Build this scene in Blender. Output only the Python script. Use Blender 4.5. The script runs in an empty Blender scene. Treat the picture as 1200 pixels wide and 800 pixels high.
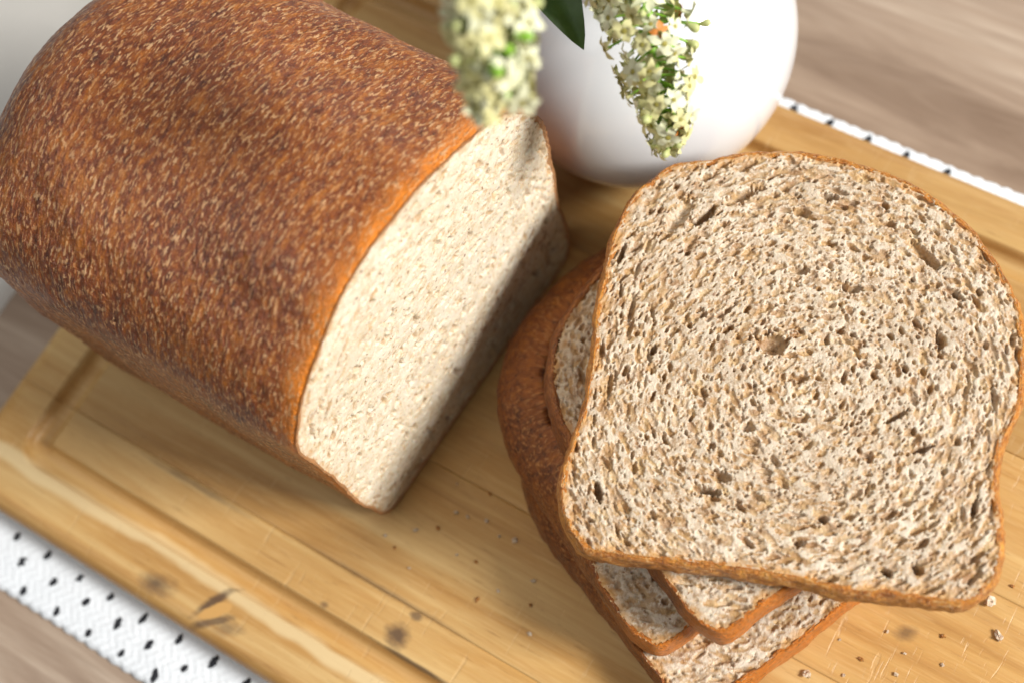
import bpy, math, random
import numpy as np
from mathutils import Vector, Matrix, Euler

# ------------------------------------------------------------------ camera, light, exposure
S = 0.01                                            # everything below is laid out in centimetres
scene = bpy.context.scene
C = scene.collection
cam_d = bpy.data.cameras.new('camera'); cam = bpy.data.objects.new('camera', cam_d); C.objects.link(cam)
R_ = Vector((0.84572720, 0.51153884, -0.15189972))
D_ = Vector((0.42670781, -0.81923789, -0.38310537))
F_ = Vector((-0.32041528, 0.25918584, -0.91112938))
P_ = Vector((13.7778571, -11.1449910, 39.1785634)) * S
cam.matrix_world = Matrix(((R_.x, -D_.x, -F_.x, P_.x), (R_.y, -D_.y, -F_.y, P_.y), (R_.z, -D_.z, -F_.z, P_.z), (0, 0, 0, 1)))
cam_d.sensor_width = 36.0; cam_d.lens = 50.0
cam_d.clip_start = 0.01; cam_d.clip_end = 50
cam_d.dof.use_dof = True
cam_d.dof.focus_distance = 36.3 * S
cam_d.dof.aperture_fstop = 6.6
cam_d.dof.aperture_blades = 8
scene.camera = cam

w = bpy.data.worlds.new('World'); scene.world = w; w.use_nodes = True
bg = w.node_tree.nodes['Background']
bg.inputs['Color'].default_value = (1.0, 0.95, 0.88, 1); bg.inputs['Strength'].default_value = 0.17

def area(name, az, el, dist, sx, sy, power, col):
    a, e = math.radians(az), math.radians(el)
    d = Vector((math.cos(e) * math.cos(a), math.cos(e) * math.sin(a), math.sin(e)))
    l = bpy.data.lights.new(name, 'AREA'); l.shape = 'RECTANGLE'; l.size = sx; l.size_y = sy
    l.energy = power; l.color = col
    o = bpy.data.objects.new(name, l); C.objects.link(o)
    o.location = d * dist; o.rotation_euler = d.to_track_quat('Z', 'Y').to_euler()
    return o
area('window_light', 15, 35, 1.9, 0.5, 0.5, 62, (1.0, 0.985, 0.955))
area('back_window_light', 104, 32, 2.0, 1.3, 1.0, 10, (0.95, 0.98, 1.0))
area('overhead_fill', -125, 60, 2.0, 1.5, 1.5, 10, (0.96, 0.98, 1.0))  # unseen fill lamp, added to brighten the left side and front crusts

scene.view_settings.view_transform = 'Standard'; scene.view_settings.look = 'None'
scene.view_settings.exposure = 0.0; scene.view_settings.gamma = 1.0
scene.view_settings.use_curve_mapping = False
scene.cycles.max_bounces = 8; scene.cycles.diffuse_bounces = 5
scene.cycles.use_denoising = True
scene.cycles.sample_clamp_indirect = 6

rng = np.random.default_rng(11)
random.seed(5)

# ------------------------------------------------------------------ helpers: noise, meshes, things
_perm = np.random.default_rng(3).permutation(256); _perm = np.concatenate([_perm, _perm, _perm])
_g = np.random.default_rng(4).normal(size=(256, 3)); _g /= np.linalg.norm(_g, axis=1)[:, None]
def perlin(x, y, z=0.0):
    x, y, z = np.broadcast_arrays(np.asarray(x, float), np.asarray(y, float), np.asarray(z, float))
    xi, yi, zi = np.floor(x).astype(int), np.floor(y).astype(int), np.floor(z).astype(int)
    xf, yf, zf = x - xi, y - yi, z - zi
    u, v, w_ = [t * t * t * (t * (t * 6 - 15) + 10) for t in (xf, yf, zf)]
    out = 0
    for dx in (0, 1):
        for dy in (0, 1):
            for dz in (0, 1):
                h = _perm[(_perm[(_perm[(xi + dx) & 255] + yi + dy) & 255] + zi + dz) & 255]
                g = _g[h]
                d = g[..., 0] * (xf - dx) + g[..., 1] * (yf - dy) + g[..., 2] * (zf - dz)
                out = out + d * (u if dx else 1 - u) * (v if dy else 1 - v) * (w_ if dz else 1 - w_)
    return out * 1.6
def fbm(x, y, z=0.0, n=3):
    o = 0; a = 1.0
    for i in range(n):
        o = o + a * perlin(x * 2 ** i + 17.3 * i, y * 2 ** i - 9.1 * i, z * 2 ** i + 3.7 * i); a *= 0.5
    return o
def sstep(a, b, x):
    t = np.clip((x - a) / (b - a), 0, 1); return t * t * (3 - 2 * t)

def mesh_np(name, verts, faces, mats, uv=None, smooth=True, attrs=None, fmat=None, wrap=None):
    """verts in cm; faces: list of (n,k) int arrays"""
    me = bpy.data.meshes.new(name)
    v = np.asarray(verts, np.float32) * S
    me.vertices.add(len(v)); me.vertices.foreach_set('co', v.ravel())
    faces = [np.asarray(f, np.int32) for f in (faces if isinstance(faces, list) else [faces]) if len(f)]
    loops = np.concatenate([f.ravel() for f in faces])
    tot = np.concatenate([np.full(len(f), f.shape[1], np.int32) for f in faces])
    start = np.concatenate([[0], np.cumsum(tot)[:-1]]).astype(np.int32)
    me.loops.add(len(loops)); me.loops.foreach_set('vertex_index', loops)
    me.polygons.add(len(tot)); me.polygons.foreach_set('loop_start', start)
    try: me.polygons.foreach_set('loop_total', tot)
    except Exception: pass
    me.polygons.foreach_set('use_smooth', np.full(len(tot), bool(smooth)))
    for m in (mats if isinstance(mats, (list, tuple)) else [mats]): me.materials.append(m)
    if fmat is not None: me.polygons.foreach_set('material_index', np.asarray(fmat, np.int32))
    if uv is not None:
        l = me.uv_layers.new(name='UVMap')
        lu = np.asarray(uv, np.float32)[loops]
        if wrap:                                        # close the ring without squeezing the map into its last strip
            q = lu[:, 0].reshape(-1, 4); big = (q.max(1) - q.min(1)) > wrap / 2
            q[big] = np.where(q[big] < wrap / 2, q[big] + wrap, q[big]); lu[:, 0] = q.ravel()
        l.data.foreach_set('uv', lu.ravel())
    for k, a in (attrs or {}).items():
        at = me.attributes.new(k, 'FLOAT', 'POINT'); at.data.foreach_set('value', np.asarray(a, np.float32).ravel())
    me.update(calc_edges=True); me.validate()
    return me
def link(name, me, parent=None, loc=None):
    o = bpy.data.objects.new(name, me); C.objects.link(o)
    if parent is not None: o.parent = parent
    if loc is not None: o.location = [c * S for c in loc]
    return o
def thing(name, label, cat, loc=(0, 0, 0), rot=(0, 0, 0), group=None):
    o = bpy.data.objects.new(name, None); C.objects.link(o); o.empty_display_size = 0.02
    o.location = [c * S for c in loc]; o.rotation_euler = rot
    return tag(o, label, cat, group)
def tag(o, label=None, cat=None, group=None, kind=None):
    for k, v in (('label', label), ('category', cat), ('group', group), ('kind', kind)):
        if v: o[k] = v
    return o
def grid_faces(nx, ny, close_x=False):
    """index = i*ny + j, i in 0..nx-1"""
    i = np.arange(nx if close_x else nx - 1); j = np.arange(ny - 1)
    I, J = np.meshgrid(i, j, indexing='ij'); I2 = (I + 1) % nx
    return np.stack([I * ny + J, I2 * ny + J, I2 * ny + J + 1, I * ny + J + 1], -1).reshape(-1, 4)
def closed_curve(pts, n):
    """periodic Catmull-Rom through pts, n points evenly spaced by arc length"""
    p = np.asarray(pts, float); m = len(p); t = np.linspace(0, 1, 24, endpoint=False)[:, None]
    seg = []
    for i in range(m):
        a, b, c_, d = p[(i - 1) % m], p[i], p[(i + 1) % m], p[(i + 2) % m]
        seg.append(0.5 * (2 * b + (c_ - a) * t + (2 * a - 5 * b + 4 * c_ - d) * t ** 2 + (3 * b - a - 3 * c_ + d) * t ** 3))
    q = np.concatenate(seg); q2 = np.vstack([q, q[:1]])
    L = np.concatenate([[0], np.cumsum(np.linalg.norm(np.diff(q2, axis=0), axis=1))])
    s = np.linspace(0, L[-1], n, endpoint=False)
    return np.stack([np.interp(s, L, q2[:, 0]), np.interp(s, L, q2[:, 1])], 1), L[-1]
def normals2(c_):
    t = np.roll(c_, -1, 0) - np.roll(c_, 1, 0); t /= np.linalg.norm(t, axis=1)[:, None] + 1e-9
    return np.stack([t[:, 1], -t[:, 0]], 1)
def inside_dist(X, Y, poly):
    """signed distance to a dense closed polyline, positive inside"""
    x, y = X.ravel(), Y.ravel(); best = np.full(len(x), 1e9); ins = np.zeros(len(x), bool)
    q = np.roll(poly, -1, 0)
    for (ax, ay), (bx, by) in zip(poly, q):
        best = np.minimum(best, (x - ax) ** 2 + (y - ay) ** 2)
        if ay != by:
            c_ = ((ay > y) != (by > y)) & (x < (bx - ax) * (y - ay) / (by - ay) + ax); ins ^= c_
    return (np.sqrt(best) * np.where(ins, 1, -1)).reshape(X.shape)

# ------------------------------------------------------------------ materials
class NT:
    def __init__(s, name):
        s.m = bpy.data.materials.new(name); s.m.use_nodes = True; s.t = s.m.node_tree
        s.b = s.t.nodes['Principled BSDF']
    def n(s, typ, **kw):
        o = s.t.nodes.new(typ)
        for k, v in kw.items():
            if k in o.inputs: o.inputs[k].default_value = v
            else: setattr(o, k, v)
        return o
    def l(s, a, b): s.t.links.new(a, b)
    def coords(s, kind='Object', scale=(1, 1, 1), rot=(0, 0, 0)):
        tc = s.n('ShaderNodeTexCoord'); mp = s.n('ShaderNodeMapping')
        k = 100.0 if kind == 'Object' else 1.0
        mp.inputs['Scale'].default_value = [k * c_ for c_ in scale]; mp.inputs['Rotation'].default_value = rot
        s.l(tc.outputs[kind], mp.inputs['Vector']); return mp.outputs[0]
    def noise(s, vec, scale=1, detail=4, rough=0.55, dist=0.0):
        o = s.n('ShaderNodeTexNoise'); o.inputs['Scale'].default_value = scale; o.inputs['Detail'].default_value = detail
        o.inputs['Roughness'].default_value = rough; o.inputs['Distortion'].default_value = dist
        s.l(vec, o.inputs['Vector']); return o.outputs['Fac']
    def ramp(s, fac, stops):
        o = s.n('ShaderNodeValToRGB'); e = o.color_ramp.elements
        while len(e) < len(stops): e.new(0.5)
        for el, (p, c_) in zip(e, stops):
            el.position = p; el.color = (*c_, 1) if not np.isscalar(c_) else (c_, c_, c_, 1)
        s.l(fac, o.inputs[0]); return o.outputs[0]
    def mix(s, fac, a, b, typ='MIX'):
        o = s.n('ShaderNodeMix', data_type='RGBA', blend_type=typ)
        for sock, v in ((o.inputs[0], fac), (o.inputs[6], a), (o.inputs[7], b)):
            if isinstance(v, (int, float)): sock.default_value = v
            elif isinstance(v, tuple): sock.default_value = (*v, 1)
            else: s.l(v, sock)
        return o.outputs[2]
    def math(s, op, a, b=0.0, clamp=False):
        o = s.n('ShaderNodeMath', operation=op, use_clamp=clamp)
        for sock, v in zip(o.inputs, (a, b)):
            if isinstance(v, (int, float)): sock.default_value = v
            else: s.l(v, sock)
        return o.outputs[0]
    def bump(s, h, strength=0.3, dist=0.0005, prev=None):
        o = s.n('ShaderNodeBump'); o.inputs['Strength'].default_value = strength; o.inputs['Distance'].default_value = dist
        s.l(h, o.inputs['Height'])
        if prev is not None: s.l(prev, o.inputs['Normal'])
        return o.outputs[0]
    def attr(s, name):
        o = s.n('ShaderNodeAttribute'); o.attribute_name = name; return o.outputs['Fac']
    def out(s, col=None, rough=0.5, normal=None, **kw):
        if col is not None:
            if isinstance(col, tuple): s.b.inputs['Base Color'].default_value = (*col, 1)
            else: s.l(col, s.b.inputs['Base Color'])
        if isinstance(rough, (int, float)): s.b.inputs['Roughness'].default_value = rough
        else: s.l(rough, s.b.inputs['Roughness'])
        if normal is not None: s.l(normal, s.b.inputs['Normal'])
        for k, v in kw.items(): s.b.inputs[k.replace('_', ' ')].default_value = v
        return s.m

def m_crumb(name, pale, mid, tan):
    n = NT(name); v = n.coords()
    a = n.noise(v, 3.2, 5, 0.6, 0.6); b = n.noise(v, 11, 3, 0.6); c_ = n.noise(v, 0.5, 3)
    col = n.ramp(a, [(0.28, tan), (0.42, mid), (0.56, pale)])
    col = n.mix(n.ramp(b, [(0.52, 0.0), (0.62, 0.7)]), col, tuple(min(1, p * 1.15) for p in pale))
    col = n.mix(n.ramp(c_, [(0.35, 0.0), (0.7, 0.45)]), col, tuple(0.82 * p for p in mid))
    fl = n.noise(v, 7.0, 2, 0.5, 0.3)                                   # bran flecks
    col = n.mix(n.ramp(fl, [(0.66, 0.0), (0.72, 0.8)]), col, (0.23, 0.105, 0.045))
    pore_tint = n.attr('pore_tint')                                               # browner tint painted into the carved pores
    col = n.mix(n.math('MULTIPLY', pore_tint, 0.9), col, n.ramp(n.noise(v, 2.2, 3), [(0.35, (0.29, 0.13, 0.033)), (0.5, (0.42, 0.225, 0.072)), (0.65, (0.55, 0.355, 0.155))]))
    col = n.mix(n.math('MULTIPLY', n.attr('edge'), 0.85), col, (0.56, 0.29, 0.09))
    nb = n.bump(n.noise(v, 22, 3, 0.6), 0.55, 0.0006)
    m = n.out(col, 0.40, nb, Specular_IOR_Level=0.5)
    n.b.inputs['Subsurface Weight'].default_value = 0.18; n.b.inputs['Subsurface Radius'].default_value = (1.0, 0.55, 0.3); n.b.inputs['Subsurface Scale'].default_value = 0.0022
    return m

def m_crust(name, dark, mid, light, fleck, su=1.0, fleck_amt=0.8, coat=0.25, bump=0.7, dk_amt=0.35):
    n = NT(name); tc = n.n('ShaderNodeTexCoord')
    def uv(sx, sy, off=0):
        mp = n.n('ShaderNodeMapping'); mp.inputs['Scale'].default_value = (sx, sy, 1); mp.inputs['Location'].default_value = (off, off * 1.7, off)
        n.l(tc.outputs['UV'], mp.inputs['Vector']); return mp.outputs[0]
    big = n.noise(uv(0.35, 0.35), 1, 4, 0.6)
    md = n.noise(uv(2.0 * su, 3.8 * su, 5), 1, 5, 0.7, 0.12)
    col = n.ramp(n.math('ADD', n.math('MULTIPLY', big, 0.28), n.math('MULTIPLY', md, 0.72)), [(0.36, dark), (0.49, mid), (0.64, light)])
    rimf = n.math('MULTIPLY', n.attr('rim'), n.ramp(n.noise(uv(1.6, 2.6, 41), 1, 4, 0.7), [(0.28, 0.6), (0.55, 1.0)]))
    col = n.mix(rimf, col, (0.86, 0.25, 0.012))
    fk = n.noise(uv(4.8 * su, 11.5 * su, 9), 1, 3, 0.6, 0.3)
    msk = n.noise(uv(0.8, 0.8, 3), 1, 3, 0.6)
    f = n.math('MULTIPLY', n.ramp(fk, [(0.525, 0.0), (0.605, 1.0)]), n.ramp(msk, [(0.3, 0.55), (0.6, 1.0)]))
    col = n.mix(n.math('MULTIPLY', f, fleck_amt), col, n.mix(n.ramp(n.noise(uv(2.0, 2.0, 31), 1, 2), [(0.4, 0.0), (0.6, 1.0)]), fleck, (0.72 * fleck[0], 0.55 * fleck[1], 0.38 * fleck[2])))
    dk = n.noise(uv(3.5 * su, 7.0 * su, 21), 1, 3, 0.65, 0.1)
    col = n.mix(n.ramp(dk, [(0.58, 0.0), (0.68, dk_amt)]), col, tuple(0.55 * d for d in dark))
    col = n.mix(n.attr('tan'), col, (0.62, 0.37, 0.19))
    h = n.math('ADD', n.math('MULTIPLY', fk, 0.8), n.noise(uv(9, 15), 1, 4, 0.7))
    nb = n.bump(h, bump, 0.0012)
    r = n.ramp(md, [(0.3, 0.30), (0.7, 0.50)])
    return n.out(col, r, nb, Coat_Weight=coat, Coat_Roughness=0.35, Specular_IOR_Level=0.5)

def m_board():
    n = NT('honey_wood'); oi = n.n('ShaderNodeObjectInfo')
    tc = n.n('ShaderNodeTexCoord'); add = n.n('ShaderNodeVectorMath', operation='ADD')
    cv = n.n('ShaderNodeCombineXYZ'); n.l(n.math('MULTIPLY', oi.outputs['Random'], 0.7), cv.inputs[0]); n.l(oi.outputs['Random'], cv.inputs[2])
    n.l(tc.outputs['Object'], add.inputs[0]); n.l(cv.outputs[0], add.inputs[1])
    def vec(sx, sy, src=add.outputs[0], rot=0.0):
        mp = n.n('ShaderNodeMapping'); mp.inputs['Scale'].default_value = (100 * sx, 100 * sy, 100 * sy); mp.inputs['Rotation'].default_value = (0, 0, rot)
        n.l(src, mp.inputs['Vector']); return mp.outputs[0]
    g1 = n.noise(vec(0.05, 0.75), 1, 5, 0.6, 1.2); g2 = n.noise(vec(0.16, 5.0), 1, 4, 0.65, 0.3); g3 = n.noise(vec(0.9, 14), 1, 2, 0.6)
    col = n.ramp(g1, [(0.28, (0.31, 0.145, 0.036)), (0.47, (0.49, 0.275, 0.085)), (0.68, (0.61, 0.41, 0.17))])
    col = n.mix(n.ramp(g2, [(0.35, 0.0), (0.75, 0.55)]), col, (0.40, 0.19, 0.045))
    col = n.mix(n.ramp(g3, [(0.5, 0.0), (0.75, 0.4)]), col, (0.62, 0.40, 0.17))
    hs = n.n('ShaderNodeHueSaturation'); n.l(col, hs.inputs['Color'])
    n.l(n.math('ADD', n.math('MULTIPLY', oi.outputs['Random'], 0.26), 0.88), hs.inputs['Value']); col = hs.outputs[0]
    sc = n.noise(vec(4.6, 0.45, tc.outputs['Object'], 0.12), 1, 4, 0.7, 0.4)      # knife cuts across the grain
    sc2 = n.noise(vec(5.2, 0.6, tc.outputs['Object'], -0.28), 1, 3, 0.6, 0.4)
    cut = n.math('MAXIMUM', n.ramp(sc, [(0.63, 0.0), (0.70, 1.0)]), n.ramp(sc2, [(0.64, 0.0), (0.70, 0.8)]))
    col = n.mix(n.math('MULTIPLY', cut, 0.34), col, (0.68, 0.46, 0.22))
    po = n.noise(vec(0.9, 11, tc.outputs['Object']), 1, 3, 0.7, 0.2)
    col = n.mix(n.ramp(po, [(0.60, 0.0), (0.72, 0.55)]), col, (0.27, 0.125, 0.035))
    wear = n.noise(vec(0.12, 0.22, tc.outputs['Object']), 1, 4, 0.6)
    col = n.mix(n.ramp(wear, [(0.45, 0.0), (0.7, 0.3)]), col, (0.64, 0.45, 0.20))
    # dark mineral streaks and knots with places of their own
    def spot(cx, cy, rx, ry, rot, lo, hi):
        mp = n.n('ShaderNodeMapping', vector_type='TEXTURE'); mp.inputs['Location'].default_value = (cx * S, cy * S, 0)
        mp.inputs['Rotation'].default_value = (0, 0, math.radians(rot)); mp.inputs['Scale'].default_value = (rx * S, ry * S, 1)
        n.l(tc.outputs['Object'], mp.inputs['Vector'])
        dz = n.n('ShaderNodeVectorMath', operation='MULTIPLY'); n.l(mp.outputs[0], dz.inputs[0]); dz.inputs[1].default_value = (1, 1, 0)
        ln = n.n('ShaderNodeVectorMath', operation='LENGTH'); n.l(dz.outputs[0], ln.inputs[0])
        d = n.math('ADD', ln.outputs['Value'], n.math('MULTIPLY', n.math('SUBTRACT', n.noise(vec(1.2, 2.6, tc.outputs['Object']), 1, 4, 0.7), 0.5), 1.5))
        mr = n.n('ShaderNodeMapRange'); mr.inputs['From Min'].default_value = lo; mr.inputs['From Max'].default_value = hi
        mr.inputs['To Min'].default_value = 1; mr.inputs['To Max'].default_value = 0; n.l(d, mr.inputs['Value']); return mr.outputs[0]
    # pale cream band wandering along the groove of the front plank
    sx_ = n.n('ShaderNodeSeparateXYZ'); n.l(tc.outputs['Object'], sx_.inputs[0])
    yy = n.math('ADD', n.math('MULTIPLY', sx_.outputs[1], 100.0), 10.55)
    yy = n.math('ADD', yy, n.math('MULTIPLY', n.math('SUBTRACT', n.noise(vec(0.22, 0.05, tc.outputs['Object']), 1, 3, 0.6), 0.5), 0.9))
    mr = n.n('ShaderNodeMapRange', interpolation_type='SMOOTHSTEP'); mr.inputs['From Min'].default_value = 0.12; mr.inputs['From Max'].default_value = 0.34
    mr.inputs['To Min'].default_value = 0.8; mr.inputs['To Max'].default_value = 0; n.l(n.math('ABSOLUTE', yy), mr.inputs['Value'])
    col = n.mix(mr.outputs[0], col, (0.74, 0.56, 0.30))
    dark = None
    for a in SPOTS:
        q = n.math('MULTIPLY', spot(*a[:5], a[5], a[6]), a[7]); dark = q if dark is None else n.math('MAXIMUM', dark, q)
    col = n.mix(dark, col, (0.07, 0.038, 0.026))
    col = n.mix(spot(-3.35, -11.25, 0.60, 0.21, 49, 0.75, 1.0), col, (0.60, 0.33, 0.10))
    nb = n.bump(n.math('ADD', n.math('MULTIPLY', g2, 0.5), n.math('MULTIPLY', cut, -0.6)), 0.35, 0.0006)
    return n.out(col, n.ramp(g2, [(0.3, 0.36), (0.7, 0.54)]), nb, Specular_IOR_Level=0.45)
SPOTS = [(-3.55, -11.05, 0.75, 0.16, 62, 0.5, 1.2, 0.85), (-3.25, -11.55, 0.75, 0.15, 40, 0.5, 1.2, 0.75), (-2.75, -11.5, 0.55, 0.25, 20, 0.2, 1.2, 0.5), (-5.35, -11.45, 0.75, 0.36, 10, 0.1, 1.1, 0.8),
         (1.76, -9.2, 0.42, 0.42, 0, 0.3, 1.1, 0.85), (1.9, -8.45, 0.22, 0.16, 20, 0.4, 1.1, 0.7), (-0.6, -9.5, 0.16, 0.12, 0, 0.4, 1.1, 0.6),
         (-6.2, -8.45, 1.9, 0.12, 0, 0.3, 1.3, 0.5), (0.6, -8.3, 2.8, 0.1, 0, 0.3, 1.3, 0.45), (13.8, -2.3, 0.35, 0.25, 30, 0.2, 1.1, 0.6), (2.6, -9.62, 1.4, 0.07, 0, 0.4, 1.3, 0.7)]

def m_table():
    n = NT('grey_brown_wood'); 
    g1 = n.noise(n.coords(scale=(0.05, 0.42, 0.42), rot=(0, 0, 0.07)), 1, 5, 0.6, 1.6)
    g2 = n.noise(n.coords(scale=(0.13, 2.4, 2.4), rot=(0, 0, 0.07)), 1, 5, 0.65, 0.6)
    col = n.ramp(g1, [(0.28, (0.20, 0.13, 0.085)), (0.5, (0.36, 0.26, 0.185)), (0.72, (0.52, 0.41, 0.31))])
    col = n.mix(n.ramp(g2, [(0.4, 0.0), (0.7, 0.6)]), col, (0.25, 0.17, 0.115))
    return n.out(col, 0.36, n.bump(g2, 0.2, 0.0005), Specular_IOR_Level=0.5)

def simple(name, col, rough=0.5, noise=None, **kw):
    n = NT(name)
    if noise:
        v = n.coords(); f = n.noise(v, noise[0], 3, 0.6)
        c = n.ramp(f, [(0.3, tuple(q * noise[1] for q in col)), (0.7, col)])
        return n.out(c, rough, n.bump(f, noise[2], 0.0004), **kw)
    return n.out(col, rough, **kw)

M_CRUMB = m_crumb('wholemeal_crumb', (0.70, 0.595, 0.46), (0.51, 0.37, 0.24), (0.36, 0.215, 0.10))
M_CRUMB_FACE = m_crumb('fresh_cut_crumb', (0.81, 0.73, 0.585), (0.71, 0.59, 0.415), (0.55, 0.385, 0.21))
M_CRUST = m_crust('loaf_crust', (0.085, 0.015, 0.002), (0.25, 0.052, 0.004), (0.53, 0.165, 0.011), (0.84, 0.50, 0.24), fleck_amt=0.88, coat=0.3, bump=1.0)
M_SLICE_CRUST = m_crust('slice_crust', (0.18, 0.048, 0.006), (0.52, 0.18, 0.021), (0.80, 0.38, 0.06), (0.82, 0.52, 0.22), su=1.6, fleck_amt=0.75, coat=0.12, bump=1.0, dk_amt=0.6)
M_DOME_CRUST = m_crust('dome_crust', (0.10, 0.022, 0.004), (0.25, 0.066, 0.008), (0.44, 0.15, 0.018), (0.60, 0.28, 0.09), su=1.5, fleck_amt=0.75, coat=0.2, bump=1.2, dk_amt=0.7)
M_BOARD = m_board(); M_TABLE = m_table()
M_CLOTH = simple('white_cotton', (0.80, 0.83, 0.86), 0.85, (9, 0.92, 0.5))
M_THREAD = simple('black_thread', (0.012, 0.013, 0.018), 0.8)
M_VASE = simple('white_ceramic', (0.72, 0.735, 0.75), 0.16, Coat_Weight=0.5, Coat_Roughness=0.06)
M_PETAL = simple('cream_petal', (0.66, 0.62, 0.30), 0.55, (5, 0.85, 0.2), Transmission_Weight=0.0)
M_PETAL2 = simple('white_petal', (0.74, 0.74, 0.50), 0.55, (5, 0.88, 0.2))
M_GREEN = simple('sprig_green', (0.26, 0.50, 0.04), 0.5, (4, 0.7, 0.2))
M_BUD = simple('pale_bud', (0.52, 0.55, 0.22), 0.5, (6, 0.8, 0.2))
M_EYE = simple('blossom_throat', (0.30, 0.26, 0.05), 0.6)
M_RUST = simple('withered_floret', (0.58, 0.20, 0.03), 0.6)
M_LEAF = simple('dark_leaf', (0.055, 0.115, 0.018), 0.4, (3, 0.75, 0.3))
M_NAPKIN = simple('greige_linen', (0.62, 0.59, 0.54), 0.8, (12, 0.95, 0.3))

# ------------------------------------------------------------------ table, runner, board
def build_table():
    x = np.linspace(-70, 60, 27); y = np.linspace(-45, 55, 21)
    X, Y = np.meshgrid(x, y, indexing='ij'); n = X.size
    top = np.stack([X.ravel(), Y.ravel(), np.zeros(n)], 1)
    c = np.array([[-70, -45, -3], [60, -45, -3], [60, 55, -3], [-70, 55, -3]])
    ny = len(y); nx = len(x); k = np.array([0, (nx - 1) * ny, nx * ny - 1, ny - 1])
    sides = [[k[(i + 1) % 4], k[i], n + i, n + (i + 1) % 4] for i in range(4)]
    o = link('table_surface', mesh_np('table_surface', np.vstack([top, c]), [grid_faces(nx, ny), np.array(sides), np.array([[n, n + 3, n + 2, n + 1]])], M_TABLE, smooth=False), loc=(0, 0, -1.28))
    tag(o, kind='structure')
build_table()

def build_runner():
    t = thing('table_runner', 'white woven table runner with rows of black dashes, lying under the cutting board', 'table runner', (0, 0, -1.26))
    x = np.arange(-13.35, 24.0, 0.075)
    y = np.concatenate([np.arange(-14.05, -11.4, 0.055), np.linspace(-11.3, 9.6, 24), np.arange(9.7, 11.8, 0.055)])
    X, Y = np.meshgrid(x, y, indexing='ij')
    sc = lambda e, p: 0.055 * np.abs(np.sin(np.pi * (x[:, None]) / 0.46 + p)) + 0.03 * perlin(x[:, None] * 0.7, e)
    lo, hi = y[0], y[-1]
    Y = Y - sc(3.3, 0) * sstep(lo + 0.5, lo, Y) + sc(8.1, 1) * sstep(hi - 0.5, hi, Y)
    Yb = np.broadcast_to(y[None, :], X.shape)
    Z = 0.13 + 0.020 * np.sin(2 * np.pi * X / 0.30 + 1.2 * np.sin(2 * np.pi * Yb / 0.6)) * np.cos(2 * np.pi * Yb / 0.25) + 0.02 * fbm(X * 0.8, Yb * 0.8)
    Z = Z - 0.10 * sstep(0.14, 0.0, np.minimum(Yb - lo, hi - Yb))
    nx, ny = X.shape; n = X.size
    V = np.stack([X, Y, Z], -1).reshape(-1, 3)
    per = np.concatenate([np.arange(nx) * ny, (nx - 1) * ny + np.arange(ny)[1:], (np.arange(nx)[::-1] * ny + ny - 1)[1:], np.arange(ny)[::-1][1:-1]])
    Bt = V[per].copy(); Bt[:, 2] = 0
    m = len(per); i = np.arange(m)
    skirt = np.stack([per[(i + 1) % m], per, n + i, n + (i + 1) % m], 1)
    link('cloth', mesh_np('cloth', np.vstack([V, Bt]), [grid_faces(nx, ny), skirt], M_CLOTH), t)
    # woven black dashes, one raised thread float each
    def dash(seed):
        r = np.random.default_rng(seed); rows = []
        for k, s in enumerate(np.linspace(-1, 1, 7)):
            wd = 0.098 * (1 - 0.75 * abs(s) ** 2.2) * (0.85 + 0.3 * r.random()); cx = 0.02 * r.normal()
            for a in (-1, -0.5, 0, 0.5, 1):
                rows.append((cx + a * wd, s * (0.165 + 0.03 * r.random()), 0.028 * (1 - a * a) * (1 - s * s) + 0.004))
        return mesh_np('stitch', rows, grid_faces(7, 5)[:, ::-1], M_THREAD)
    ms = [dash(k) for k in range(5)]
    r = random.Random(2); k = 0
    for row, (yy, off) in enumerate([(-12.52, 0.0), (-13.06, 0.66), (-13.72, 0.0), (11.52, 0.1), (10.9, 0.75), (10.9, 0.1)]):
        for c in range(-3, 15):
            xx = -9.55 + 1.305 * c + off + r.uniform(-0.06, 0.06)
            if row < 3 and xx > -1.2 or row >= 3 and xx < 2.5 or xx < -12.9 or (row == 5) or xx > 12.2: continue
            o = link('stitch', ms[r.randrange(5)], t, (xx, yy + r.uniform(-0.04, 0.04), 0.158))
            o.rotation_euler = (0, 0, r.uniform(-0.35, 0.25)); s = r.uniform(0.85, 1.15); o.scale = (s, s * r.uniform(0.75, 1.1), 1)
build_runner()

BX0, BX1, BY0, BY1 = -13.55, 26.0, -12.15, 11.05
GX0, GX1, GY0, GY1 = -11.52, 24.0, -10.05, 8.95
def board_height(X, Y):
    d = np.minimum(np.minimum(X - BX0, BX1 - X), np.minimum(Y - BY0, BY1 - Y))
    r = 0.55; e = np.clip(r - d, 0, r)
    z = -(r - np.sqrt(np.maximum(r * r - e * e, 0)))
    # groove along a rounded rectangle
    cx, cy = (GX0 + GX1) / 2, (GY0 + GY1) / 2; hx, hy, cr = (GX1 - GX0) / 2, (GY1 - GY0) / 2, 0.5
    qx, qy = np.abs(X - cx) - hx + cr, np.abs(Y - cy) - hy + cr
    sd = np.hypot(np.maximum(qx, 0), np.maximum(qy, 0)) + np.minimum(np.maximum(qx, qy), 0) - cr
    wob = 0.03 * perlin(X * 0.3, Y * 0.3)
    q = np.clip(np.abs(sd + wob) / 0.44, 0, 1)
    g = -0.46 * np.sqrt(np.maximum(1 - q * q, 0)) * sstep(1.0, 0.85, q)
    return z + g + 0.012 * fbm(X * 0.25, Y * 0.5)
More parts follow.
